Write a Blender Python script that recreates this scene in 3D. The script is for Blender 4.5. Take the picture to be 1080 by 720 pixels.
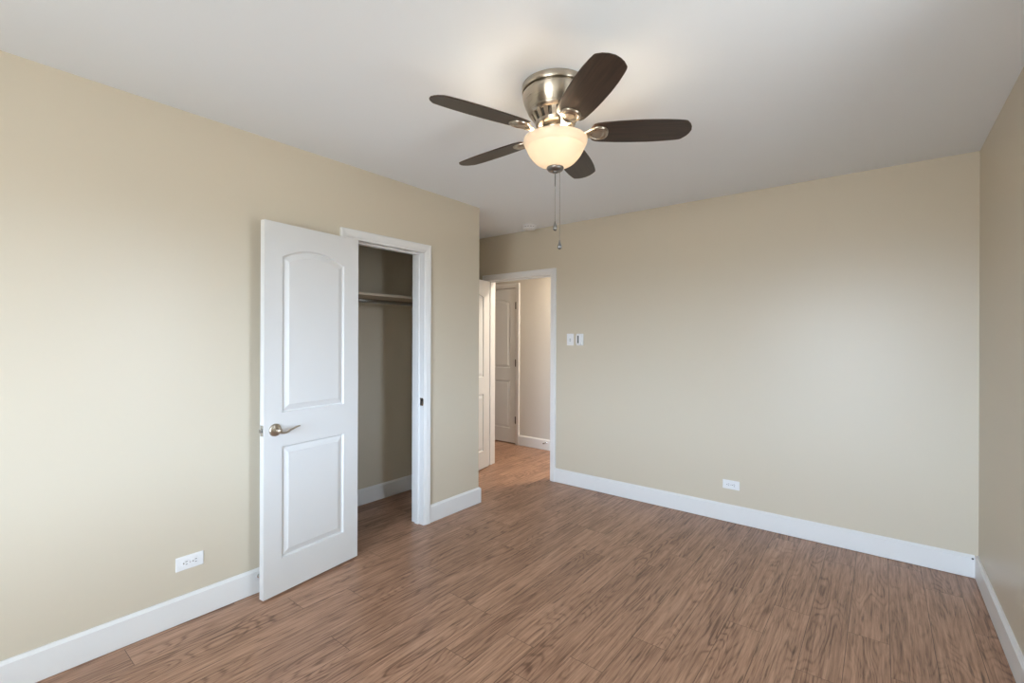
import bpy, bmesh, math, random
from mathutils import Vector, Matrix

for o in list(bpy.data.objects):
    bpy.data.objects.remove(o)
random.seed(7)
SC = bpy.context.scene
COL = SC.collection
PI = math.pi
R = math.radians

# ------------------------------------------------------------------ camera
EYE = 1.3571
cam_d = bpy.data.cameras.new('camera')
cam = bpy.data.objects.new('camera', cam_d)
COL.objects.link(cam)
cam_d.sensor_width = 36.0
cam_d.lens = 36.0 * 490.98 / 1080.0
cam_d.shift_y = -2.63 / 1080.0
cam_d.clip_start = 0.02
yaw, roll = 0.6709, 0.0037
fwd = Vector((-math.sin(yaw), math.cos(yaw), 0))
rt = Vector((math.cos(yaw), math.sin(yaw), 0))
up = Vector((0, 0, 1))
rt2 = rt * math.cos(roll) + up * math.sin(roll)
up2 = -rt * math.sin(roll) + up * math.cos(roll)
cam.matrix_world = Matrix(((rt2.x, up2.x, -fwd.x, 0), (rt2.y, up2.y, -fwd.y, 0),
                           (rt2.z, up2.z, -fwd.z, EYE), (0, 0, 0, 1)))
SC.camera = cam

# ------------------------------------------------------------------ light and exposure
SC.view_settings.view_transform = 'Standard'
SC.view_settings.look = 'None'
SC.view_settings.gamma = 1.0
SC.view_settings.use_curve_mapping = False
SC.view_settings.exposure = 0.12
SC.cycles.max_bounces = 12
SC.cycles.diffuse_bounces = 8
SC.cycles.sample_clamp_indirect = 8.0

SKY_HIGH = (10.4, 11.6, 12.0)     # overcast sky well above the horizon
SKY_LOW = (35.0, 41.5, 50.5)      # overcast sky near the horizon
GROUND = (14.2, 14.2, 14.0)      # ground outside
LAMP_W = 10.0                   # each bulb of the fan light
HALL_W = 37.0

world = bpy.data.worlds.new('overcast_sky')
SC.world = world
world.use_nodes = True
wn = world.node_tree
wn.nodes.clear()
tc = wn.nodes.new('ShaderNodeTexCoord')
sep = wn.nodes.new('ShaderNodeSeparateXYZ')
wn.links.new(tc.outputs['Generated'], sep.inputs[0])
col = None
for lo, hi, c in ((None, None, GROUND), (-0.03, 0.03, SKY_LOW), (0.22, 0.38, SKY_HIGH)):
    rgb = wn.nodes.new('ShaderNodeRGB')
    rgb.outputs[0].default_value = (*c, 1)
    if col is None:
        col = rgb.outputs[0]
        continue
    ramp = wn.nodes.new('ShaderNodeMapRange')
    ramp.inputs['From Min'].default_value = lo
    ramp.inputs['From Max'].default_value = hi
    wn.links.new(sep.outputs['Z'], ramp.inputs['Value'])
    mixw = wn.nodes.new('ShaderNodeMix')
    mixw.data_type = 'RGBA'
    wn.links.new(ramp.outputs['Result'], mixw.inputs['Factor'])
    wn.links.new(col, mixw.inputs['A'])
    wn.links.new(rgb.outputs[0], mixw.inputs['B'])
    col = mixw.outputs['Result']
bg = wn.nodes.new('ShaderNodeBackground')
wn.links.new(col, bg.inputs['Color'])
wo = wn.nodes.new('ShaderNodeOutputWorld')
wn.links.new(bg.outputs[0], wo.inputs[0])

# ------------------------------------------------------------------ key dimensions (metres)
H = 2.44
XL = -2.6105       # left wall face
YB = 3.7368        # back wall face
XR = 0.4371        # right wall face
YR = -2.00         # rear wall face, behind the camera
YC = 2.849         # end of the closet block
WT = 0.12
XA = -3.46         # alcove and closet far wall
CY0, CY1, CZ = 1.643, 2.250, 1.980        # closet opening
DX0, DX1, DZ = -3.303, -2.488, 1.975      # bedroom doorway
YH = 4.73          # hall far wall
WX0, WX1, WZ0, WZ1 = -1.20, 0.34, 0.70, 2.05   # window in the rear wall
VY0, VY1 = 1.15, 1.55                           # unseen window added in the right wall for fill light


def portal(x, y, z, sx, sy, rot):
    d = bpy.data.lights.new('window_portal', 'AREA')
    d.shape = 'RECTANGLE'
    d.size, d.size_y = sx, sy
    d.cycles.is_portal = True
    o = bpy.data.objects.new('window_portal', d)
    COL.objects.link(o)
    o.location = (x, y, z)
    o.rotation_euler = rot
    return o


portal((WX0 + WX1) / 2, YR - 0.10, (WZ0 + WZ1) / 2, WX1 - WX0, WZ1 - WZ0, (R(90), 0, 0))
portal(XR + 0.10, (VY0 + VY1) / 2, (WZ0 + WZ1) / 2, VY1 - VY0, WZ1 - WZ0, (R(90), 0, R(90)))

# ------------------------------------------------------------------ materials
def mat(name, color, rough=0.5, metal=0.0, spec=0.5):
    m = bpy.data.materials.new(name)
    m.use_nodes = True
    b = m.node_tree.nodes['Principled BSDF']
    b.inputs['Base Color'].default_value = (*color, 1)
    b.inputs['Roughness'].default_value = rough
    b.inputs['Metallic'].default_value = metal
    b.inputs['Specular IOR Level'].default_value = spec
    return m


def nd(m, kind, **kw):
    n = m.node_tree.nodes.new(kind)
    for k, v in kw.items():
        setattr(n, k, v)
    return n


def lk(m, a, b):
    m.node_tree.links.new(a, b)


def math_n(m, op, a, b=None, clamp=False):
    n = nd(m, 'ShaderNodeMath', operation=op, use_clamp=clamp)
    for i, v in enumerate((a, b)):
        if v is None:
            continue
        if isinstance(v, (int, float)):
            n.inputs[i].default_value = v
        else:
            lk(m, v, n.inputs[i])
    return n.outputs[0]


def roller_bump(m, scale=260.0, strength=0.04):
    b = m.node_tree.nodes['Principled BSDF']
    t = nd(m, 'ShaderNodeTexCoord')
    n = nd(m, 'ShaderNodeTexNoise')
    n.inputs['Scale'].default_value = scale
    n.inputs['Detail'].default_value = 3
    lk(m, t.outputs['Object'], n.inputs['Vector'])
    bp = nd(m, 'ShaderNodeBump')
    bp.inputs['Strength'].default_value = strength
    bp.inputs['Distance'].default_value = 0.002
    lk(m, n.outputs['Fac'], bp.inputs['Height'])
    lk(m, bp.outputs[0], b.inputs['Normal'])


WALL = mat('beige_wall_paint', (0.605, 0.545, 0.442), 0.38, 0, 0.5)
roller_bump(WALL)
HALLW = mat('hall_wall_paint', (0.63, 0.60, 0.56), 0.55, 0, 0.3)
roller_bump(HALLW)
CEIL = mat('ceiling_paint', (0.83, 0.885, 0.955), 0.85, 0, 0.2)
roller_bump(CEIL, 180, 0.03)
TRIM = mat('white_trim_paint', (0.76, 0.765, 0.775), 0.35, 0, 0.45)
DOOR = mat('white_door_paint', (0.70, 0.705, 0.71), 0.38, 0, 0.45)
roller_bump(DOOR, 400, 0.02)
PLASTIC = mat('white_plastic', (0.80, 0.81, 0.83), 0.3)
DARK = mat('dark_slot', (0.02, 0.02, 0.02), 0.6)
SCREEN = mat('grey_screen', (0.16, 0.17, 0.17), 0.25)
RUBBER = mat('rubber', (0.05, 0.05, 0.05), 0.7)
HINGE = mat('dark_hinge_metal', (0.05, 0.042, 0.035), 0.5, 0.3)
STEEL = mat('chrome_steel', (0.55, 0.55, 0.55), 0.22, 1.0)
CHAIN = mat('dull_chain_steel', (0.26, 0.255, 0.25), 0.35, 1.0)
SHELFM = mat('shelf_wood_paint', (0.60, 0.52, 0.42), 0.55)


def nickel():
    m = mat('brushed_nickel', (0.52, 0.465, 0.39), 0.27, 1.0)
    b = m.node_tree.nodes['Principled BSDF']
    t = nd(m, 'ShaderNodeTexCoord')
    mp = nd(m, 'ShaderNodeMapping')
    mp.inputs['Scale'].default_value = (10, 10, 1600)
    n = nd(m, 'ShaderNodeTexNoise')
    n.inputs['Scale'].default_value = 1.0
    n.inputs['Detail'].default_value = 4
    lk(m, t.outputs['Object'], mp.inputs[0])
    lk(m, mp.outputs[0], n.inputs['Vector'])
    mr = nd(m, 'ShaderNodeMapRange')
    mr.inputs['To Min'].default_value = 0.268
    mr.inputs['To Max'].default_value = 0.285
    lk(m, n.outputs['Fac'], mr.inputs['Value'])
    lk(m, mr.outputs[0], b.inputs['Roughness'])
    b.inputs['Anisotropic'].default_value = 0.8
    b.inputs['Anisotropic Rotation'].default_value = 0.25
    tg = nd(m, 'ShaderNodeTangent', direction_type='RADIAL', axis='Z')
    lk(m, tg.outputs[0], b.inputs['Tangent'])
    return m


NICKEL = nickel()


def blade_wood():
    m = mat('dark_walnut', (0.05, 0.03, 0.02), 0.34, 0, 0.6)
    b = m.node_tree.nodes['Principled BSDF']
    t = nd(m, 'ShaderNodeTexCoord')
    mp = nd(m, 'ShaderNodeMapping')
    mp.inputs['Scale'].default_value = (5, 120, 5)
    n = nd(m, 'ShaderNodeTexNoise')
    n.inputs['Scale'].default_value = 1.0
    n.inputs['Detail'].default_value = 5
    lk(m, t.outputs['Object'], mp.inputs[0])
    lk(m, mp.outputs[0], n.inputs['Vector'])
    cr = nd(m, 'ShaderNodeValToRGB')
    cr.color_ramp.elements[0].position = 0.35
    cr.color_ramp.elements[0].color = (0.020, 0.0115, 0.0080, 1)
    cr.color_ramp.elements[1].position = 0.70
    cr.color_ramp.elements[1].color = (0.046, 0.027, 0.018, 1)
    lk(m, n.outputs['Fac'], cr.inputs[0])
    lk(m, cr.outputs[0], b.inputs['Base Color'])
    return m


BLADE = blade_wood()


def frosted_glass():
    m = bpy.data.materials.new('frosted_amber_glass')
    m.use_nodes = True
    nt = m.node_tree
    nt.nodes.clear()
    out = nd(m, 'ShaderNodeOutputMaterial')
    tr = nd(m, 'ShaderNodeBsdfTranslucent')
    tr.inputs[0].default_value = (0.46, 0.43, 0.38, 1)
    df = nd(m, 'ShaderNodeBsdfPrincipled')
    df.inputs['Base Color'].default_value = (0.56, 0.51, 0.45, 1)
    df.inputs['Roughness'].default_value = 0.25
    mx = nd(m, 'ShaderNodeMixShader')
    mx.inputs[0].default_value = 0.30
    lk(m, df.outputs[0], mx.inputs[1])
    lk(m, tr.outputs[0], mx.inputs[2])
    em = nd(m, 'ShaderNodeEmission')
    em.inputs[0].default_value = (1.0, 0.83, 0.62, 1)
    em.inputs[1].default_value = 0.12
    ad = nd(m, 'ShaderNodeAddShader')
    lk(m, mx.outputs[0], ad.inputs[0])
    lk(m, em.outputs[0], ad.inputs[1])
    lk(m, ad.outputs[0], out.inputs[0])
    return m


GLASS = frosted_glass()


def window_glass():
    m = bpy.data.materials.new('window_glass')
    m.use_nodes = True
    m.node_tree.nodes.clear()
    out = nd(m, 'ShaderNodeOutputMaterial')
    tr = nd(m, 'ShaderNodeBsdfTransparent')
    tr.inputs[0].default_value = (0.95, 0.97, 0.97, 1)
    gl = nd(m, 'ShaderNodeBsdfGlossy')
    gl.inputs['Roughness'].default_value = 0.02
    mx = nd(m, 'ShaderNodeMixShader')
    mx.inputs[0].default_value = 0.05
    lk(m, tr.outputs[0], mx.inputs[1])
    lk(m, gl.outputs[0], mx.inputs[2])
    lk(m, mx.outputs[0], out.inputs[0])
    return m


def floor_wood():
    """Laminate planks running along y: rows 0.1535 m wide, boards 1.22 m long."""
    m = mat('oak_laminate', (0.3, 0.2, 0.14), 0.33, 0, 0.38)
    b = m.node_tree.nodes['Principled BSDF']
    t = nd(m, 'ShaderNodeTexCoord')
    sp = nd(m, 'ShaderNodeSeparateXYZ')
    lk(m, t.outputs['Object'], sp.inputs[0])
    W, L = 0.1535, 1.22
    xs = math_n(m, 'DIVIDE', math_n(m, 'ADD', sp.outputs['X'], 20 * W - 0.034), W)
    row = math_n(m, 'FLOOR', xs)
    fx = math_n(m, 'SUBTRACT', xs, row)
    wn_ = nd(m, 'ShaderNodeTexWhiteNoise', noise_dimensions='1D')
    lk(m, row, wn_.inputs['W'])
    ys = math_n(m, 'ADD', math_n(m, 'DIVIDE', sp.outputs['Y'], L), math_n(m, 'MULTIPLY', wn_.outputs['Value'], 7.0))
    brd = math_n(m, 'FLOOR', ys)
    fy = math_n(m, 'SUBTRACT', ys, brd)
    cid = nd(m, 'ShaderNodeCombineXYZ')
    lk(m, row, cid.inputs[0])
    lk(m, brd, cid.inputs[1])
    w2 = nd(m, 'ShaderNodeTexWhiteNoise', noise_dimensions='2D')
    lk(m, cid.outputs[0], w2.inputs['Vector'])
    rnd = w2.outputs['Value']
    # coordinates shifted per board so that no two boards share their grain
    sh = math_n(m, 'MULTIPLY', rnd, 37.0)
    cx = nd(m, 'ShaderNodeCombineXYZ')
    lk(m, sp.outputs['X'], cx.inputs[0])
    lk(m, math_n(m, 'ADD', sp.outputs['Y'], sh), cx.inputs[1])
    lk(m, math_n(m, 'MULTIPLY', rnd, 11.0), cx.inputs[2])

    def noise(scale_vec, detail, rough=0.55, dist=0.0):
        mp = nd(m, 'ShaderNodeMapping')
        mp.inputs['Scale'].default_value = scale_vec
        lk(m, cx.outputs[0], mp.inputs[0])
        n = nd(m, 'ShaderNodeTexNoise')
        n.inputs['Scale'].default_value = 1.0
        n.inputs['Detail'].default_value = detail
        n.inputs['Roughness'].default_value = rough
        n.inputs['Distortion'].default_value = dist
        lk(m, mp.outputs[0], n.inputs['Vector'])
        return n.outputs['Fac']

    # cathedral figure: contour lines of a slow field
    field = noise((8.0, 1.25, 1), 1.5, 0.45, 0.15)
    rings = math_n(m, 'SINE', math_n(m, 'MULTIPLY', field, 130.0))
    rings = math_n(m, 'POWER', math_n(m, 'ADD', math_n(m, 'MULTIPLY', rings, 0.5), 0.5), 3.0)
    streak = noise((80.0, 3.2, 1), 6, 0.66, 0.2)
    fine = noise((260.0, 9.0, 1), 3, 0.6)
    dark = noise((70.0, 4.2, 3), 4, 0.6, 0.4)
    cr = nd(m, 'ShaderNodeValToRGB')
    e = cr.color_ramp.elements
    e[0].position, e[0].color = 0.34, (0.155, 0.078, 0.049, 1)
    e[1].position, e[1].color = 0.65, (0.530, 0.322, 0.220, 1)
    x = e.new(0.5)
    x.color = (0.370, 0.212, 0.140, 1)
    v = math_n(m, 'ADD', math_n(m, 'MULTIPLY', streak, 0.70), math_n(m, 'MULTIPLY', fine, 0.30))
    v = math_n(m, 'SUBTRACT', v, math_n(m, 'MULTIPLY', rings, math_n(m, 'MULTIPLY', math_n(m, 'SUBTRACT', noise((10.0, 1.6, 5), 1, 0.5), 0.38, True), 0.42)))
    v = math_n(m, 'ADD', v, math_n(m, 'MULTIPLY', math_n(m, 'SUBTRACT', rnd, 0.5), 0.07))
    v = math_n(m, 'ADD', v, 0.02)
    lk(m, v, cr.inputs[0])
    dk = nd(m, 'ShaderNodeMapRange')
    dk.inputs['From Min'].default_value = 0.58
    dk.inputs['From Max'].default_value = 0.70
    dk.inputs['To Max'].default_value = 0.72
    lk(m, dark, dk.inputs['Value'])
    mx = nd(m, 'ShaderNodeMix', data_type='RGBA')
    lk(m, dk.outputs[0], mx.inputs['Factor'])
    lk(m, cr.outputs[0], mx.inputs['A'])
    mx.inputs['B'].default_value = (0.075, 0.038, 0.023, 1)
    # seams between boards
    ex = math_n(m, 'MINIMUM', fx, math_n(m, 'SUBTRACT', 1.0, fx))
    ey = math_n(m, 'MINIMUM', fy, math_n(m, 'SUBTRACT', 1.0, fy))
    sx = math_n(m, 'LESS_THAN', ex, 0.0013 / W)
    sy = math_n(m, 'LESS_THAN', ey, 0.0012 / L)
    seam = math_n(m, 'MAXIMUM', sx, sy)
    ms = nd(m, 'ShaderNodeMix', data_type='RGBA')
    lk(m, math_n(m, 'MULTIPLY', seam, 0.75), ms.inputs['Factor'])
    lk(m, mx.outputs['Result'], ms.inputs['A'])
    ms.inputs['B'].default_value = (0.06, 0.035, 0.022, 1)
    lk(m, ms.outputs['Result'], b.inputs['Base Color'])
    rr = nd(m, 'ShaderNodeMapRange')
    rr.inputs['To Min'].default_value = 0.27
    rr.inputs['To Max'].default_value = 0.42
    lk(m, fine, rr.inputs['Value'])
    lk(m, rr.outputs[0], b.inputs['Roughness'])
    bp = nd(m, 'ShaderNodeBump')
    bp.inputs['Strength'].default_value = 0.12
    bp.inputs['Distance'].default_value = 0.001
    lk(m, v, bp.inputs['Height'])
    lk(m, bp.outputs[0], b.inputs['Normal'])
    return m


FLOOR = floor_wood()

# ------------------------------------------------------------------ mesh helpers
def obj(name, bm, m, parent=None, smooth=None):
    bmesh.ops.recalc_face_normals(bm, faces=bm.faces[:])
    me = bpy.data.meshes.new(name)
    if smooth is not None:
        for f in bm.faces:
            f.smooth = True
    bm.to_mesh(me)
    bm.free()
    if smooth is not None and smooth < 180:
        me.set_sharp_from_angle(angle=R(smooth))
    o = bpy.data.objects.new(name, me)
    COL.objects.link(o)
    me.materials.append(m)
    if parent:
        o.parent = parent
    return o


def tag(o, label, cat=None, group=None, kind=None):
    o['label'] = label
    if cat:
        o['category'] = cat
    if group:
        o['group'] = group
    if kind:
        o['kind'] = kind
    return o


def empty(name, loc, label, cat, group=None, rotz=0.0):
    o = bpy.data.objects.new(name, None)
    COL.objects.link(o)
    o.location = loc
    o.rotation_euler = (0, 0, rotz)
    o.empty_display_size = 0.1
    return tag(o, label, cat, group)


def box(bm, x0, x1, y0, y1, z0, z1, bevel=0.0, seg=2):
    vs = [bm.verts.new((x, y, z)) for x in (x0, x1) for y in (y0, y1) for z in (z0, z1)]
    fs = [bm.faces.new([vs[i] for i in q]) for q in
          ((0, 1, 3, 2), (4, 6, 7, 5), (0, 4, 5, 1), (2, 3, 7, 6), (0, 2, 6, 4), (1, 5, 7, 3))]
    if bevel:
        es = list({e for f in fs for e in f.edges})
        bmesh.ops.bevel(bm, geom=es, offset=bevel, segments=seg, profile=0.5, affect='EDGES')
    return vs


def boxes(*bs):
    bm = bmesh.new()
    for b in bs:
        box(bm, *b)
    return bm


def lathe(prof, seg=64, bm=None, close_ends=True):
    """Revolve (r, z) points about the z axis."""
    bm = bm or bmesh.new()
    rings = []
    for r, z in prof:
        if r < 1e-6:
            rings.append([bm.verts.new((0, 0, z))])
        else:
            rings.append([bm.verts.new((r * math.cos(2 * PI * i / seg), r * math.sin(2 * PI * i / seg), z)) for i in range(seg)])
    for a, b in zip(rings, rings[1:]):
        for i in range(seg):
            j = (i + 1) % seg
            if len(a) == 1 and len(b) == 1:
                continue
            if len(a) == 1:
                bm.faces.new((a[0], b[i], b[j]))
            elif len(b) == 1:
                bm.faces.new((a[i], a[j], b[0]))
            else:
                bm.faces.new((a[i], a[j], b[j], b[i]))
    if close_ends:
        for r in (rings[0], rings[-1]):
            if len(r) > 1:
                bm.faces.new(r)
    return bm


def loft(rings, bm=None, caps=True):
    bm = bm or bmesh.new()
    vr = [[bm.verts.new(p) for p in ring] for ring in rings]
    n = len(vr[0])
    for a, b in zip(vr, vr[1:]):
        for i in range(n):
            j = (i + 1) % n
            bm.faces.new((a[i], a[j], b[j], b[i]))
    if caps:
        bm.faces.new(vr[0][::-1])
        bm.faces.new(vr[-1])
    return bm


def tube(path, radii, seg=12, bm=None, flat=1.0, upv=Vector((0, 0, 1))):
    """Sweep an ellipse along a path; flat scales the radius along the local vertical."""
    rings = []
    P = [Vector(p) for p in path]
    for i, p in enumerate(P):
        d = (P[min(i + 1, len(P) - 1)] - P[max(i - 1, 0)]).normalized()
        s = d.cross(upv)
        if s.length < 1e-4:
            s = d.cross(Vector((1, 0, 0)))
        s.normalize()
        u = s.cross(d).normalized()
        r = radii[i] if isinstance(radii, (list, tuple)) else radii
        rings.append([p + s * (r * math.cos(2 * PI * k / seg)) + u * (r * flat * math.sin(2 * PI * k / seg)) for k in range(seg)])
    return loft(rings, bm)


def xform(bm, M):
    bmesh.ops.transform(bm, matrix=M, verts=bm.verts[:])
    return bm


# ------------------------------------------------------------------ room shell
def wall(name, bm, label, m=WALL):
    return tag(obj(name, bm, m), label, 'wall', kind='structure')


XE0, XE1 = -5.4, -1.2     # hall ends
fl = obj('floor', boxes((XE0 - WT, XR + WT, YR - WT, YH + 0.6, -0.10, 0.0)), FLOOR)
tag(fl, 'brown wood grain laminate plank floor', 'floor', kind='structure')
ce = obj('ceiling', boxes((XE0 - WT, XR + WT, YR - WT, YH + 0.6, H, H + 0.10)), CEIL)
tag(ce, 'plain matte white ceiling around the fan', 'ceiling', kind='structure')

wall('wall_left', boxes((XL - WT, XL, YR - WT, CY0 - 0.02, 0, H), (XL - WT, XL, CY1 + 0.02, YC, 0, H),
                        (XL - WT, XL, CY0 - 0.02, CY1 + 0.02, CZ + 0.02, H)), 'long beige wall with the open closet in it')
wall('wall_back', boxes((XA - WT, DX0 - 0.02, YB, YB + WT, 0, H), (DX1 + 0.02, XR + WT, YB, YB + WT, 0, H),
                        (DX0 - 0.02, DX1 + 0.02, YB, YB + WT, DZ + 0.02, H)), 'beige wall facing the camera with the doorway and light switch')
wall('wall_right', boxes((XR, XR + WT, YR, VY0, 0, H), (XR, XR + WT, VY1, YB, 0, H),
                         (XR, XR + WT, VY0, VY1, 0, WZ0), (XR, XR + WT, VY0, VY1, WZ1, H)), 'beige wall along the right edge of the photo')
wall('wall_rear', boxes((XL, WX0, YR - WT, YR, 0, H), (WX1, XR + WT, YR - WT, YR, 0, H),
                        (WX0, WX1, YR - WT, YR, 0, WZ0), (WX0, WX1, YR - WT, YR, WZ1, H)), 'beige wall with the window behind the camera')
wall('wall_closet_back', boxes((XA - WT, XA + 0.14, 0.9, YC - WT, 0, H)), 'shaded back wall inside the closet behind the shelf')
wall('wall_closet_near', boxes((XA + 0.14, XL - WT, 0.9, 1.0, 0, H)), 'near end wall inside the closet')
wall('wall_closet_far', boxes((XA, XL - WT, YC - WT, YC, 0, H)), 'far end wall between the closet and the doorway alcove')
wall('wall_alcove', boxes((XA - WT, XA, YC - WT, YB, 0, H)), 'short wall of the alcove behind the open bedroom door')
HDX0, HDX1, HDZ = -4.285, -3.684, 2.018
wall('wall_hall', boxes((XE0, HDX0 - 0.02, YH, YH + WT, 0, H), (HDX1 + 0.02, XE1, YH, YH + WT, 0, H),
                        (HDX0 - 0.02, HDX1 + 0.02, YH, YH + WT, HDZ + 0.02, H)), 'hall wall with a closed white door seen through the doorway', HALLW)
wall('light_block_behind_hall_door', boxes((HDX0 - 0.3, HDX1 + 0.3, YH + 0.5, YH + 0.6, 0, H), (HDX0 - 0.4, HDX0 - 0.3, YH + WT, YH + 0.6, 0, H), (HDX1 + 0.3, HDX1 + 0.4, YH + WT, YH + 0.6, 0, H)), 'unseen enclosure added behind the closed hall door to block sky light', HALLW)  # unseen box, added to stop sky light leaking under the hall door
wall('wall_hall_end', boxes((XE0 - WT, XE0, YB + WT, YH + WT, 0, H)), 'far end wall of the hall', HALLW)
wall('wall_hall_near', boxes((XE1, XE1 + WT, YB + WT, YH + WT, 0, H)), 'near end wall of the hall', HALLW)
wall('wall_hall_side', boxes((XE0, XA - WT, YB, YB + WT, 0, H)), 'hall wall continuing past the doorway', HALLW)


# baseboards: a profile swept along a polyline on the floor, wall on its left-hand side
BASE = ((0, 0.0025), (0.015, 0.0025), (0.016, 0.004), (0.016, 0.117), (0.0125, 0.121), (0.0075, 0.130), (0, 0.130))


def baseboard(name, pts, label):
    """pts run with the wall on the left; corners are mitred."""
    P = [Vector((x, y)) for x, y in pts]
    rings = []
    for i, p in enumerate(P):
        def nrm(a, b):
            d = (b - a).normalized()
            return Vector((d.y, -d.x))
        if i == 0:
            n = nrm(P[0], P[1])
        elif i == len(P) - 1:
            n = nrm(P[-2], P[-1])
        else:
            a, b = nrm(P[i - 1], p), nrm(p, P[i + 1])
            n = (a + b) / (1 + a.dot(b))
        rings.append([(p.x + n.x * w, p.y + n.y * w, z) for w, z in BASE])
    return tag(obj(name, loft(rings), TRIM), label, 'baseboard', kind='structure')


CASW = 0.060
baseboard('baseboard_left', [(XL, YR + 0.016), (XL, CY0 - CASW)], 'white baseboard along the left wall under the outlet')
baseboard('baseboard_corner', [(XL, CY1 + CASW), (XL, YC), (XA + 0.016, YC)], 'short white baseboard between closet casing and wall corner')
baseboard('baseboard_alcove', [(XA, YC), (XA, YB - 0.016)], 'white baseboard in the alcove behind the open door')
baseboard('baseboard_back', [(DX1 + CASW, YB), (XR - 0.016, YB)], 'long white baseboard under the light switch wall')
baseboard('baseboard_right', [(XR, YB), (XR, YR + 0.016)], 'white baseboard at the bottom right edge of the photo')
baseboard('baseboard_rear', [(XR, YR), (XL, YR)], 'white baseboard under the window behind the camera')
XCB = XA + 0.14
baseboard('baseboard_closet', [(XCB, 1.0), (XCB, YC - WT), (XL - WT, YC - WT)], 'shaded white baseboard inside the closet')
baseboard('baseboard_hall', [(HDX1 + 0.058, YH), (XE1, YH)], 'white baseboard in the hall beside the closed door')

# ------------------------------------------------------------------ door casings and jambs
CAS = ((0.0, 0.0), (0.0, 0.009), (0.004, 0.011), (0.012, 0.0115), (0.016, 0.0145), (0.022, 0.0165), (0.036, 0.0175),
       (0.046, 0.020), (0.056, 0.020), (CASW, 0.017), (CASW, 0.0))


def casing_bm(a0, a1, top, place, w=CASW):
    """U-shaped mitred casing; place(a, out, z) turns (along wall, off wall, height) into a point."""
    k = w / CASW
    rings = []
    for off, z_at in (('l', 0), ('l', 1), ('r', 1), ('r', 0)):
        ring = []
        for ww, t in CAS:
            a = a0 - ww * k if off == 'l' else a1 + ww * k
            ring.append(place(a, t, (top + ww * k) if z_at else 0.0015))
        rings.append(ring)
    return loft(rings)


def left_pl(a, t, z):
    return (XL + t, a, z)


def back_pl(a, t, z):
    return (a, YB - t, z)


def hall_pl(a, t, z):
    return (a, YH - t, z)


def backhall_pl(a, t, z):
    return (a, YB + WT + t, z)


def jamb_bm(a0, a1, top, d0, d1, st0, st1, place):
    """Lining boards of an opening from depth d0 to d1 (towards the wall) with stops from st0 to st1."""
    bm = bmesh.new()
    T, S = 0.0185, 0.011

    def bx(a, b, z0, z1, e0, e1):
        p, q = place(a, -e0, z0), place(b, -e1, z1)
        box(bm, min(p[0], q[0]), max(p[0], q[0]), min(p[1], q[1]), max(p[1], q[1]), z0, z1)
    bx(a0 - T, a0, 0.0015, top + T, d0, d1)
    bx(a1, a1 + T, 0.0015, top + T, d0, d1)
    bx(a0, a1, top, top + T, d0, d1)
    bx(a0, a0 + S, 0.0015, top, st0, st1)
    bx(a1 - S, a1, 0.0015, top, st0, st1)
    bx(a0 + S, a1 - S, top - S, top, st0, st1)
    return bm


def trim(name, bm, label, m=TRIM):
    return tag(obj(name, bm, m), label, 'door trim', kind='structure')


R_ = 0.004   # reveal of the jamb edge inside the casing
trim('trim_1', casing_bm(CY0 - R_ + 0.004, CY1 + R_ - 0.004, CZ, left_pl), 'white moulded casing around the closet opening')
cj = trim('trim_2', jamb_bm(CY0, CY1, CZ, 0.0, WT, 0.040, 0.075, left_pl), 'white jamb with stop lining the closet opening')
trim('trim_3', casing_bm(DX0, DX1, DZ, back_pl), 'white moulded casing around the bedroom doorway')
bj = trim('trim_4', jamb_bm(DX0, DX1, DZ, 0.0, WT, 0.040, 0.075, back_pl), 'white jamb with stop lining the bedroom doorway')
trim('trim_5', casing_bm(DX0, DX1, DZ, backhall_pl), 'white casing on the hall side of the bedroom doorway')
trim('trim_6', casing_bm(HDX0, HDX1, HDZ, hall_pl, 0.057), 'white casing around the closed hall door')
trim('trim_7', jamb_bm(HDX0, HDX1, HDZ, 0.0, WT, 0.042, 0.075, hall_pl), 'white jamb lining the closed hall door')

# strike plates on the two jambs
bm = bmesh.new()
rim = [(0.0, -0.018, 0.028), (0.0, 0.012, 0.028), (0.008, 0.017, 0.018), (0.010, 0.019, 0.0), (0.008, 0.017, -0.018), (0.0, 0.012, -0.028), (0.0, -0.018, -0.028)]
box(bm, -0.030, 0.003, -0.0016, 0.0, -0.028, 0.028)
box(bm, -0.0005, 0.009, -0.003, 0.0002, -0.020, 0.020, 0.0012)
sp_ = obj('strike_plate', bm, STEEL, cj)
sp_.location = (XL, CY1 - 0.0002, 0.897)
sp_['label'] = 'chrome strike plate'
bm = boxes((-0.006, 0.006, -0.0030, -0.0018, -0.011, 0.011))
h_ = obj('strike_hole', bm, DARK, sp_)
h_.location = (-0.012, 0, 0)
bm = bmesh.new()
box(bm, -0.0016, 0.0, 0.004, 0.034, -0.028, 0.028)
box(bm, -0.003, 0.0002, -0.006, 0.0035, -0.016, 0.016, 0.001)
sp2 = obj('strike_plate', bm, STEEL, bj)
sp2.location = (DX1 - 0.0002, YB, 0.895)
sp2['label'] = 'chrome strike plate'


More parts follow.
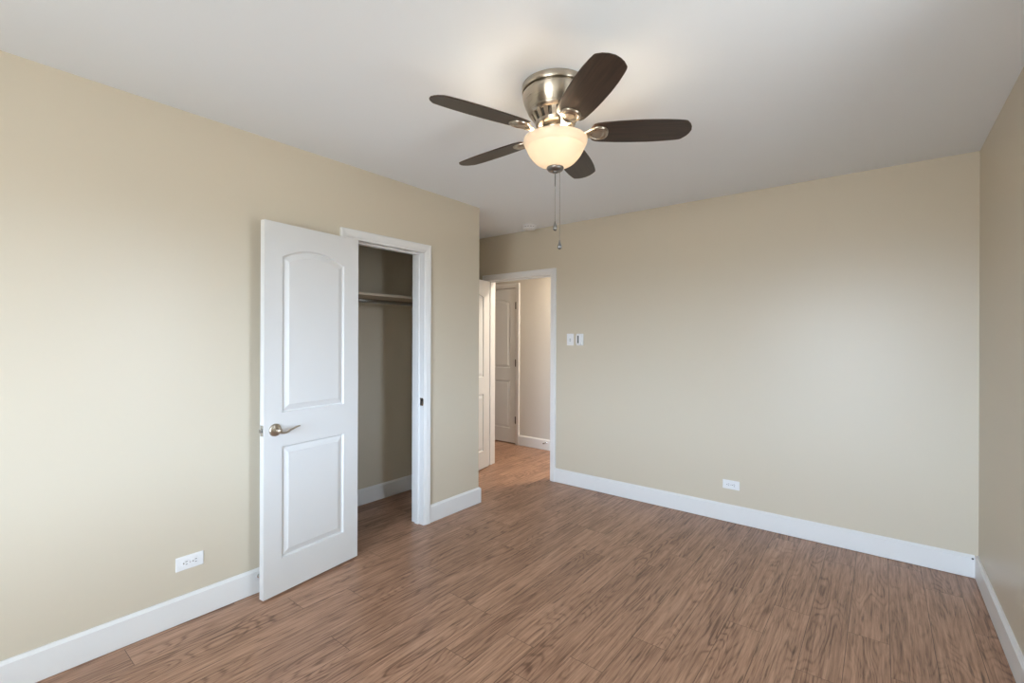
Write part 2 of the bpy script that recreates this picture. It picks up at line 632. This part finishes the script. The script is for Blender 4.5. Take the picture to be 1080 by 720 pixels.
# ------------------------------------------------------------------ two-panel arch-top doors
def outline(x0, x1, z0, z1, crown, d, n=20):
    """Panel outline inset by d, counter-clockwise from bottom left; crown = z of the arch top or None."""
    if crown is None:
        pts = [(x0 + d, z0 + d), (x1 - d, z0 + d), (x1 - d, z1 - d)]
        for i in range(1, n):
            pts.append((x1 - d + (x0 - x1 + 2 * d) * i / n, z1 - d))
        pts.append((x0 + d, z1 - d))
        return pts
    hw, rise = (x1 - x0) / 2, crown - z1
    Rr = (hw * hw + rise * rise) / (2 * rise)
    cx, cz = (x0 + x1) / 2, crown - Rr
    pts = [(x0 + d, z0 + d), (x1 - d, z0 + d)]
    rr, hh = Rr - d, hw - d
    a = math.asin(hh / rr)
    for i in range(n + 1):
        th = a - 2 * a * i / n
        pts.append((cx + rr * math.sin(th), cz + rr * math.cos(th)))
    return pts


PROF = ((0.0, 0.0), (0.0015, 0.0015), (0.004, 0.0095), (0.008, 0.0115), (0.012, 0.0115), (0.0155, 0.0095), (0.037, 0.0028), (0.0385, 0.0012), (0.042, 0.0010))


def leaf_bm(W, Hh, T, stile, lp, tp, crown, stile2=None):
    """Door slab x 0..W, y 0..T, z 0..Hh, both faces moulded; lp, tp = (z0, z1) of the panels."""
    bm = bmesh.new()
    x0, x1 = stile, W - (stile2 or stile)
    for face in (0, 1):
        def P(x, z, depth=0.0):
            return bm.verts.new((x, depth if face == 0 else T - depth, z))

        def quad(xa, xb, za, zb):
            bm.faces.new([P(xa, za), P(xb, za), P(xb, zb), P(xa, zb)])
        quad(0, x0, 0, Hh)
        quad(x1, W, 0, Hh)
        quad(x0, x1, 0, lp[0])
        quad(x0, x1, lp[1], tp[0])
        arch = outline(x0, x1, tp[0], tp[1], crown, 0.0)[2:]
        # top rail above the arch as a strip of quads
        for (xa, za), (xb, zb) in zip(arch, arch[1:]):
            bm.faces.new([P(xa, za), P(xb, zb), P(xb, Hh), P(xa, Hh)])
        for (pz, cr) in ((lp, None), (tp, crown)):
            rings = [[P(x, z, dep) for x, z in outline(x0, x1, pz[0], pz[1], cr, d)] for d, dep in PROF]
            for a, b in zip(rings, rings[1:]):
                n = len(a)
                for i in range(n):
                    j = (i + 1) % n
                    bm.faces.new((a[i], a[j], b[j], b[i]))
            bm.faces.new(rings[-1])
    for q in (((0, 0, 0), (0, T, 0), (0, T, Hh), (0, 0, Hh)), ((W, 0, 0), (W, T, 0), (W, T, Hh), (W, 0, Hh)),
              ((0, 0, 0), (W, 0, 0), (W, T, 0), (0, T, 0)), ((0, 0, Hh), (W, 0, Hh), (W, T, Hh), (0, T, Hh))):
        bm.faces.new([bm.verts.new(p) for p in q])
    bmesh.ops.remove_doubles(bm, verts=bm.verts[:], dist=0.00005)
    return bm


def lever(parent, x, z, y, side, to):
    """Rose and wave lever; side -1 points towards -y, to = +1/-1 direction of the lever along x."""
    rose = lathe([(0, 0.0), (0.033, 0.0), (0.033, 0.004), (0.031, 0.008), (0.026, 0.0115), (0.019, 0.0135), (0.0155, 0.016), (0.0145, 0.022), (0.0, 0.022)], 40)
    M = Matrix.Translation((x, y, z)) @ Matrix.Rotation(R(90) * (1 if side < 0 else -1), 4, 'X')
    ro = obj('door_handle', xform(rose, M), NICKEL, parent, 40)
    ro['label'] = 'brushed nickel lever handle'
    pts, rad = [], []
    for i in range(15):
        s = i / 14
        px = x + to * (-0.004 + 0.116 * s)
        pz = z - 0.005 + (-0.0085 * math.sin(PI * min(1, s * 2.0)) if s < 0.5 else 0.0) + 0.018 * max(0, s - 0.42) / 0.58
        if s > 0.86:
            pz -= 0.004 * (s - 0.86) / 0.14
        py = y + side * (0.044 + 0.006 * math.sin(PI * s))
        pts.append((px, py, pz))
        rad.append(0.0078 * (1 - 0.38 * s))
    bm = tube(pts, rad, 12, None, 0.8)
    neck = lathe([(0, 0.018), (0.0125, 0.018), (0.0115, 0.034), (0.0135, 0.042), (0.0125, 0.050), (0.008, 0.054), (0, 0.055)], 24)
    neck = xform(neck, M)
    tmp = bpy.data.meshes.new('tmp')
    neck.to_mesh(tmp)
    neck.free()
    bm.from_mesh(tmp)
    bpy.data.meshes.remove(tmp)
    obj('lever', bm, NICKEL, ro, 50)


def butt_hinges(parent, x, y, zs, m):
    for z in zs:
        bm = bmesh.new()
        bm = lathe([(0, -0.050), (0.005, -0.049), (0.0085, -0.046), (0.0085, 0.046), (0.005, 0.049), (0, 0.050)], 14, bm)
        box(bm, -0.018, 0.018, 0.004, 0.0062, -0.043, 0.043)
        o = obj('hinge', bm, m, parent, 40)
        o.location = (x, y, z)


T_ = 0.035
# closet door, swung back almost against the wall; local x from the hinge to the free edge
cd = obj('door_1', leaf_bm(0.5935, 1.953, T_, 0.103, (0.180, 0.773), (0.951, 1.777), 1.829, 0.098), DOOR)
tag(cd, 'white two-panel arch-top closet door swung open against the left wall', 'door', kind='structure')
ang = math.atan2(1.077 - 1.666, -2.472 + 2.539)
# visible face is local y = T (facing the room); local y axis = +90 deg from x
ux = Vector((math.cos(ang), math.sin(ang), 0))
uy = Vector((-ux.y, ux.x, 0))
org = Vector((-2.539, 1.666, 0.012)) - uy * T_
cd.location = org
cd.rotation_euler = (0, 0, ang)
lever(cd, 0.534, 0.866, T_, 1, -1)
lever(cd, 0.534, 0.866, 0.0, -1, -1)
bm = bmesh.new()
box(bm, 0.5925, 0.5950, T_ / 2 - 0.0125, T_ / 2 + 0.0125, -0.0285, 0.0285, 0.0008)
la = obj('latch_plate', bm, STEEL, cd)
la.location = (0, 0, 0.868)
la['label'] = 'chrome latch plate'
bm = bmesh.new()
v = box(bm, 0.594, 0.606, T_ / 2 - 0.0065, T_ / 2 + 0.0065, -0.009, 0.009, 0.002)
obj('latch_bolt', bm, STEEL, la)
butt_hinges(cd, 0.001, -0.004, (0.20, 0.98, 1.76), HINGE)

# bedroom door, opened into the alcove
bd = obj('door_2', leaf_bm(0.808, 1.953, T_, 0.112, (0.180, 0.773), (0.951, 1.777), 1.829), DOOR)
tag(bd, 'white two-panel bedroom door opened behind the wall corner', 'door', kind='structure')
ang2 = R(-90 + 11)
u2 = Vector((math.cos(ang2), math.sin(ang2), 0))
v2 = Vector((-u2.y, u2.x, 0))
bd.location = Vector((-3.262, 3.722, 0.012)) - v2 * T_
bd.rotation_euler = (0, 0, ang2)
lever(bd, 0.748, 0.866, T_, 1, -1)
lever(bd, 0.748, 0.866, 0.0, -1, -1)
butt_hinges(bd, 0.001, -0.004, (0.20, 0.98, 1.76), HINGE)

# closed hall door
hd = obj('door_3', leaf_bm(0.597, 2.000, T_, 0.103, (0.184, 0.807), (0.967, 1.811), 1.868), DOOR)
tag(hd, 'closed white arch-top door in the hall seen through the doorway', 'door', kind='structure')
hd.location = (HDX0 + 0.002, YH + 0.003, 0.012)
lever(hd, 0.063, 0.9, 0.0, -1, 1)
butt_hinges(hd, 0.5985, -0.008, (0.30, 1.036, 1.775), HINGE)

# ------------------------------------------------------------------ window behind the camera (daylight source), plus an added fill window
GL = window_glass()
F_ = 0.045


def window(name, half, M, label):
    """Sliding window centred on the local origin, room side towards +y."""
    hz = (WZ1 - WZ0) / 2
    bm = boxes((-half, -half + F_, -0.10, -0.04, -hz, hz), (half - F_, half, -0.10, -0.04, -hz, hz),
               (-half + F_, half - F_, -0.10, -0.04, -hz, -hz + F_), (-half + F_, half - F_, -0.10, -0.04, hz - F_, hz),
               (-0.025, 0.025, -0.095, -0.045, -hz + F_, hz - F_))
    w = tag(obj(name, bm, TRIM), label, 'window', kind='structure')
    w.matrix_world = M
    for a, b in ((-half + F_, -0.025), (0.025, half - F_)):
        obj('pane', boxes((a, b, -0.072, -0.068, -hz + F_, hz - F_)), GL, w)


window('window_1', (WX1 - WX0) / 2, Matrix.Translation(((WX0 + WX1) / 2, YR, (WZ0 + WZ1) / 2)), 'white framed sliding window behind the camera')
window('fill_window', (VY1 - VY0) / 2, Matrix.Translation((XR, (VY0 + VY1) / 2, (WZ0 + WZ1) / 2)) @ Matrix.Rotation(R(90), 4, 'Z'),
       'white framed sliding window added unseen in the right wall for fill light')

# hall ceiling lamp, beyond the door head
hl = bpy.data.lights.new('hall_lamp', 'AREA')
hl.shape = 'DISK'
hl.size = 0.32
hl.energy = HALL_W
hl.color = (1.0, 0.87, 0.70)
ho = bpy.data.objects.new('hall_lamp', hl)
COL.objects.link(ho)
ho.location = (-2.25, 4.42, 2.43)

# ------------------------------------------------------------------ ceiling fan
HX, HY = -1.100, 1.680
fan = empty('ceiling_fan', (HX, HY, H), 'brushed nickel ceiling fan with five dark walnut blades and lit bowl', 'ceiling fan')


def Zf(z):
    return z - H


prof = [(0.132, 2.4395), (0.1425, 2.4385), (0.1440, 2.434), (0.1440, 2.4165), (0.1415, 2.412), (0.1300, 2.4105), (0.1300, 2.4020)]
obj('canopy', lathe([(r, Zf(z)) for r, z in prof], 72), NICKEL, fan, 35)
prof = [(0.131, 2.4055), (0.1385, 2.4048), (0.1415, 2.400), (0.1405, 2.391), (0.1365, 2.374), (0.130, 2.357), (0.1215, 2.340), (0.1165, 2.332), (0.1175, 2.3295), (0.1165, 2.327), (0.109, 2.3175), (0.105, 2.3145), (0.100, 2.3145)]
bm = lathe([(r, Zf(z)) for r, z in prof], 72)
# vented lower ring: posts between two hoops
NP = 18
for i in range(NP):
    th = 2 * PI * i / NP
    c, s = math.cos(th), math.sin(th)
    ring = []
    for (r0, z0) in ((0.1055, 2.3165), (0.0845, 2.280)):
        pts = []
        for dr, dw in ((0.0, -0.0092), (0.0, 0.0092), (-0.008, 0.0080), (-0.008, -0.0080)):
            rr, w = r0 + dr, dw * (r0 / 0.098)
            pts.append((c * rr - s * w, s * rr + c * w, Zf(z0)))
        ring.append(pts)
    loft(ring, bm)
bm = lathe([(r, Zf(z)) for r, z in ((0.076, 2.284), (0.0870, 2.2845), (0.0862, 2.278), (0.081, 2.268), (0.072, 2.262), (0.058, 2.260), (0.030, 2.260))], 72, bm)
obj('motor_housing', bm, NICKEL, fan, 35)
ln = obj('vent_liner', lathe([(r, Zf(z)) for r, z in ((0.099, 2.318), (0.0775, 2.281))], 48), DARK, fan, 60)
ln['label'] = 'dark interior behind the vent slots'
prof = [(0.030, 2.262), (0.058, 2.2595), (0.062, 2.254), (0.060, 2.244), (0.052, 2.239), (0.040, 2.236), (0.0345, 2.230), (0.034, 2.222), (0.040, 2.218), (0.075, 2.214), (0.100, 2.211), (0.100, 2.208), (0.030, 2.208)]
obj('light_fitter', lathe([(r, Zf(z)) for r, z in prof], 56), NICKEL, fan, 40)

# glass bowl: outer then inner profile, a closed 3 mm shell
outp = [(0.133, 2.2165), (0.1385, 2.2135), (0.1400, 2.208), (0.1390, 2.199), (0.1360, 2.189), (0.1320, 2.1805), (0.1290, 2.1755), (0.1262, 2.1730), (0.1258, 2.1700), (0.1250, 2.1670), (0.1205, 2.1575), (0.1130, 2.1440), (0.1020, 2.1290), (0.0890, 2.1150), (0.0740, 2.1035), (0.0570, 2.0950), (0.0400, 2.0895), (0.0300, 2.0875)]
inp = [(r - 0.003 if r > 0.05 else r, z + 0.003 if r < 0.12 else z) for r, z in outp][::-1]
bm = lathe([(r * 0.975, Zf(2.2165 - (2.2165 - z) * 0.955)) for r, z in outp + inp + outp[:1]], 80, None, False)
bmesh.ops.remove_doubles(bm, verts=bm.verts[:], dist=0.0001)
bowl = obj('light_bowl', bm, GLASS, fan, 180)
bowl['label'] = 'glowing frosted glass bowl'
prof = [(0.0, 2.0950), (0.0355, 2.0950), (0.0370, 2.0910), (0.0358, 2.0855), (0.0300, 2.0795), (0.0210, 2.0760), (0.0130, 2.0748), (0.0125, 2.0715), (0.0080, 2.0695), (0.0, 2.0685)]
obj('finial', lathe([(r, Zf(z)) for r, z in prof], 40), CHAIN, fan, 40)

for k in (0, 1, 2):
    ld = bpy.data.lights.new('bulb', 'POINT')
    ld.energy = LAMP_W
    ld.color = (1.0, 0.80, 0.58)
    ld.shadow_soft_size = 0.038
    lo = bpy.data.objects.new('bulb', ld)
    COL.objects.link(lo)
    lo.parent = fan
    a = R(200 + 120 * k)
    lo.location = (0.062 * math.cos(a), 0.062 * math.sin(a), Zf(2.196))


# blades
def blade_outline():
    half = [(0.150, 0.028), (0.154, 0.041), (0.162, 0.052), (0.176, 0.0585), (0.20, 0.0625), (0.26, 0.0680), (0.33, 0.0710), (0.40, 0.0715), (0.46, 0.0690), (0.51, 0.0640), (0.532, 0.0605), (0.540, 0.0575), (0.5445, 0.0530), (0.5570, 0.0390), (0.5660, 0.0210)]
    up_ = half
    dn = [(r, -w) for r, w in half[::-1]]
    return [(0.1485, 0.013)] + up_ + [(0.5700, 0.0)] + dn + [(0.1485, -0.013)]


def blade_bm():
    o = blade_outline()
    t = 0.0030
    cx = 0.36

    def ring(z, k):
        return [(cx + (x - cx) * (1 - k * 0.4), y * (1 - k), z) for x, y in o]
    return loft([ring(-t, 0.022), ring(-t + 0.0012, 0.0), ring(t - 0.0012, 0.0), ring(t, 0.022)])


def pad_outline(k):
    """Flared outline of the bracket pad, inset by k: narrow at the hub, broad and rounded outside."""
    pts = []
    for i in range(40):
        th = 2 * PI * i / 40
        c, q = math.cos(th), math.sin(th)
        c2 = math.copysign(abs(c) ** 0.75, c)
        q2 = math.copysign(abs(q) ** 0.75, q)
        wide = 0.043 if c2 > 0 else 0.043 + 0.028 * c2
        pts.append((0.172 + (0.052 - k) * c2, (wide - k) * q2))
    return pts


def bracket_bm():
    rings = []
    for k, z in ((1.0, -0.003), (1.0, -0.006), (0.94, -0.0095), (0.84, -0.0120), (0.77, -0.0112), (0.71, -0.0080),
                 (0.60, -0.0080), (0.55, -0.0102), (0.46, -0.0115), (0.30, -0.0108), (0.12, -0.0104)):
        rings.append([(0.176 + (x - 0.176) * k, y * k, z) for x, y in pad_outline(0.0)])
    bm = loft(rings)
    tube([(0.050, 0, 0.014), (0.066, 0, 0.010), (0.082, 0, 0.001), (0.098, 0, -0.008), (0.114, 0, -0.011), (0.130, 0, -0.010), (0.146, 0, -0.008)],
         [0.015, 0.0135, 0.012, 0.012, 0.014, 0.019, 0.024], 14, bm, 0.42)
    return bm


blade0 = bracket0 = None
PITCH = R(12.5)
for i, deg in enumerate((34.2, -37.8, -109.8, 178.2, 106.2)):
    if blade0 is None:
        b_ = blade0 = obj('blade', blade_bm(), BLADE, fan)
        k_ = bracket0 = obj('blade_bracket', bracket_bm(), NICKEL, b_, 50)
        k_['label'] = 'brushed nickel blade bracket'
    else:
        b_ = blade0.copy()
        COL.objects.link(b_)
        b_.parent = fan
        k_ = bracket0.copy()
        COL.objects.link(k_)
        k_.parent = b_
    b_.matrix_local = Matrix.Translation((0, 0, Zf(2.240))) @ Matrix.Rotation(R(deg), 4, 'Z') @ Matrix.Rotation(-PITCH, 4, 'X')


# pull chains with teardrop fobs
def pull_chain(x, y, z0, z1, thick_to=None):
    bm = bmesh.new()
    z = z0
    bm = tube([(0, 0, z0), (0, 0, z1)], 0.0007, 8, bm)
    n = int((z0 - z1) / 0.0052)
    for i in range(n):
        bmesh.ops.create_icosphere(bm, subdivisions=1, radius=0.0012, matrix=Matrix.Translation((0, 0, z0 - (i + 0.5) * (z0 - z1) / n)))
    if thick_to:
        tube([(0, 0, z0), (0, 0, thick_to)], 0.0024, 10, bm)
    c = obj('pull_chain', bm, CHAIN, fan, 60)
    c.location = (x, y, 0)
    fob = obj('fob', lathe([(0, z1 + 0.003), (0.0025, z1), (0.0030, z1 - 0.006), (0.0052, z1 - 0.014), (0.0085, z1 - 0.024), (0.0095, z1 - 0.030), (0.0075, z1 - 0.036), (0.003, z1 - 0.0395), (0, z1 - 0.040)], 24), CHAIN, c, 60)
    fob['label'] = 'teardrop metal pull fob'


ex_, ey_ = math.cos(yaw), math.sin(yaw)
pull_chain(0.0, 0.0, Zf(2.069), Zf(1.862), Zf(2.014))
pull_chain(0.020 * ex_, 0.020 * ey_, Zf(2.077), Zf(1.782))

# ------------------------------------------------------------------ smoke detector on the alcove ceiling
sd = empty('smoke_detector', (-2.651, 3.60, H), 'round white smoke detector on the ceiling near the doorway', 'smoke detector')
obj('base_ring', lathe([(0.0, -0.0005), (0.070, -0.0005), (0.070, -0.008), (0.066, -0.010), (0.0, -0.010)], 48), PLASTIC, sd, 40)
obj('vent_band', lathe([(0.0, -0.010), (0.060, -0.010), (0.060, -0.0155), (0.0, -0.0155)], 48), DARK, sd, 40)
bm = lathe([(0.0, -0.0150), (0.066, -0.0150), (0.067, -0.019), (0.064, -0.026), (0.056, -0.032), (0.040, -0.0355), (0.012, -0.0365), (0.0, -0.0365)], 48)
for i in range(14):
    a = 2 * PI * i / 14
    tube([(0.0615 * math.cos(a), 0.0615 * math.sin(a), -0.009), (0.0615 * math.cos(a), 0.0615 * math.sin(a), -0.016)], 0.004, 8, bm)
obj('cover', bm, PLASTIC, sd, 40)


# ------------------------------------------------------------------ outlets, switch, wall control
def plate_bm(w, h, t=0.0055):
    """Wall plate in local x (width), z (height), front towards -y."""
    def ring(k, y):
        hw, hh, r = w / 2 - k, h / 2 - k, 0.003
        pts = []
        for cx, cz, a0 in ((hw - r, hh - r, 0), (-hw + r, hh - r, 90), (-hw + r, -hh + r, 180), (hw - r, -hh + r, 270)):
            for j in range(4):
                a = R(a0 + 30 * j)
                pts.append((cx + r * math.cos(a), y, cz + r * math.sin(a)))
        return pts
    return loft([ring(0, 0), ring(0, -t * 0.45), ring(0.0012, -t * 0.75), ring(0.004, -t), ])


def receptacle_bm():
    """Round-sided receptacle face about the local origin, front towards -y (plate laid sideways)."""
    def ring(k, y):
        pts = []
        for i in range(40):
            a = 2 * PI * i / 40
            x, z = (0.0172 - k) * math.cos(a), (0.0172 - k) * math.sin(a)
            pts.append((max(-0.0145 + k, min(0.0145 - k, x)), y, z))
        return pts
    return loft([ring(0, -0.004), ring(0, -0.0068), ring(0.0008, -0.0074)])


def slot_obj(parent, x, z, sx, sz, round_=False):
    if round_:
        bm = lathe([(0, 0), (sx, 0), (sx, 0.0012), (0, 0.0012)], 16)
        xform(bm, Matrix.Rotation(R(90), 4, 'X'))
    else:
        bm = boxes((-sx, sx, -0.0012, 0, -sz, sz))
    o = obj('slot', bm, DARK, parent)
    o.location = (x, -0.0068, z)
    return o


def outlet(loc, rotz, label):
    e = empty('wall_outlet', loc, label, 'outlet', None, rotz)
    obj('cover_plate', plate_bm(0.116, 0.066), PLASTIC, e)
    s = obj('screw', lathe([(0, 0), (0.003, 0), (0.0025, 0.001), (0, 0.0012)], 14), STEEL, e, 60)
    s.rotation_euler = (R(90), 0, 0)
    s.location = (0, -0.0054, 0)
    for dx in (-0.0195, 0.0195):
        r = obj('receptacle', receptacle_bm(), PLASTIC, e)
        r.location = (dx, 0, 0)
        slot_obj(r, 0.004, 0.0062, 0.0042, 0.0012)
        slot_obj(r, 0.004, -0.0062, 0.0036, 0.0012)
        slot_obj(r, -0.0075, 0.0, 0.0026, 0.0026, True)
    return e


# local -y must face the room: back wall rotz 0; left wall (faces +x) rotz +90
outlet((XL, 0.795, 0.280), R(90), 'white duplex outlet laid sideways on the left wall')
outlet((-0.875, YB, 0.277), 0, 'white duplex outlet laid sideways on the back wall above the long baseboard')

sw = empty('light_switch', (-2.272, YB, 1.354), 'white light switch plate beside the bedroom doorway', 'light switch')
obj('cover_plate', plate_bm(0.072, 0.110), PLASTIC, sw)
bm = bmesh.new()
box(bm, -0.0040, 0.0040, -0.0150, -0.005, -0.0075, 0.0015, 0.0012)
obj('toggle', bm, PLASTIC, sw)
ts = obj('toggle_slot', boxes((-0.0050, 0.0050, -0.0058, -0.0050, -0.0150, 0.0080)), SCREEN, sw)
for z in (0.030, -0.030):
    s = obj('screw', lathe([(0, 0), (0.0030, 0), (0.0024, 0.0010), (0, 0.0012)], 14), PLASTIC, sw, 60)
    s.rotation_euler = (R(90), 0, 0)
    s.location = (0, -0.0053, z)

wc = empty('wall_control', (-2.166, YB, 1.354), 'white wall control with tall grey screen right of the light switch', 'wall control')
bm = bmesh.new()
box(bm, -0.035, 0.035, -0.010, 0.0, -0.054, 0.054, 0.004, 3)
obj('holder', bm, PLASTIC, wc)
bm = bmesh.new()


def remote_ring(k, y):
    pts = []
    for i in range(40):
        a = 2 * PI * i / 40
        c, s = math.cos(a), math.sin(a)
        pts.append((-0.010 + (0.026 - k) * math.copysign(abs(c) ** 0.6, c), y, (0.052 - k) * math.copysign(abs(s) ** 0.45, s)))
    return pts


obj('remote', loft([remote_ring(0, -0.009), remote_ring(0, -0.018), remote_ring(0.003, -0.022), remote_ring(0.007, -0.0235)]), PLASTIC, wc, 40)
bm = bmesh.new()
box(bm, 0.0205, 0.0350, -0.0145, -0.0095, -0.0535, 0.0535, 0.002, 2)
obj('side_cover', bm, PLASTIC, wc)
scn = obj('screen', boxes((-0.0175, -0.0025, -0.0245, -0.0225, -0.034, 0.036)), SCREEN, wc)
scn['label'] = 'tall grey screen'

# ------------------------------------------------------------------ closet shelf and rod
CI0, CI1 = 1.0, YC - WT
sh = empty('closet_shelf', (-3.16, (CI0 + CI1) / 2, 1.69), 'tan shelf board inside the open closet above the rod', 'shelf')
hl_ = (CI1 - CI0) / 2 - 0.002
obj('board', boxes((-0.158, 0.160, -hl_, hl_, -0.0095, 0.0095)), SHELFM, sh)
obj('cleat', boxes((-0.159, -0.140, -hl_, hl_, -0.060, -0.0097)), WALL, sh)
rd = empty('closet_rod', (-3.03, (CI0 + CI1) / 2, 1.641), 'round chrome hanging rod under the closet shelf', 'closet rod')
obj('rod', tube([(0, -hl_, 0), (0, hl_, 0)], 0.0155, 24), STEEL, rd, 60)
for s in (-1, 1):
    bm = lathe([(0, 0), (0.028, 0), (0.028, 0.004), (0.020, 0.006), (0.019, 0.014), (0, 0.014)], 24)
    xform(bm, Matrix.Rotation(R(90) * s, 4, 'X'))
    o = obj('rod_socket', bm, STEEL, rd, 40)
    o.location = (0, s * hl_, 0)


# ------------------------------------------------------------------ spring door stops and the little cable hole
def door_stop(loc, direction, label, length=0.076):
    e = empty('door_stop', loc, label, 'door stop')
    q = Vector((0, 0, 1)).rotation_difference(Vector(direction).normalized())
    e.rotation_mode = 'QUATERNION'
    e.rotation_quaternion = q
    obj('base', lathe([(0, 0), (0.011, 0), (0.011, 0.003), (0.006, 0.007), (0, 0.007)], 20), STEEL, e, 40)
    pts = []
    n = 150
    for i in range(n + 1):
        s = i / n
        r = 0.0052
        a = s * 2 * PI * 14
        pts.append((r * math.cos(a), r * math.sin(a), 0.006 + s * (length - 0.018)))
    obj('spring', tube(pts, 0.0013, 6), STEEL, e, 60)
    t = obj('rubber_tip', lathe([(0, length - 0.014), (0.007, length - 0.014), (0.0078, length - 0.004), (0.006, length), (0, length)], 20), RUBBER, e, 40)
    t['label'] = 'dark rubber tip'


door_stop((XL + 0.0158, 1.108, 0.092), (1, 0, 0), 'small spring door stop on the left baseboard behind the closet door', 0.070)
door_stop((-3.20, YH - 0.0158, 0.094), (0, -1, 0), 'small spring door stop on the hall baseboard', 0.070)

pl = obj('hole_disc', xform(lathe([(0, 0), (0.005, 0), (0.005, 0.0022), (0.0035, 0.003), (0, 0.003)], 16), Matrix.Rotation(R(90), 4, 'X')), RUBBER)  # black disc drawn in place of a small dark hole
pl.location = (0.4115, YB - 0.0158, 0.112)
tag(pl, 'tiny black disc standing in for a hole in the back baseboard at the right corner', 'hole')
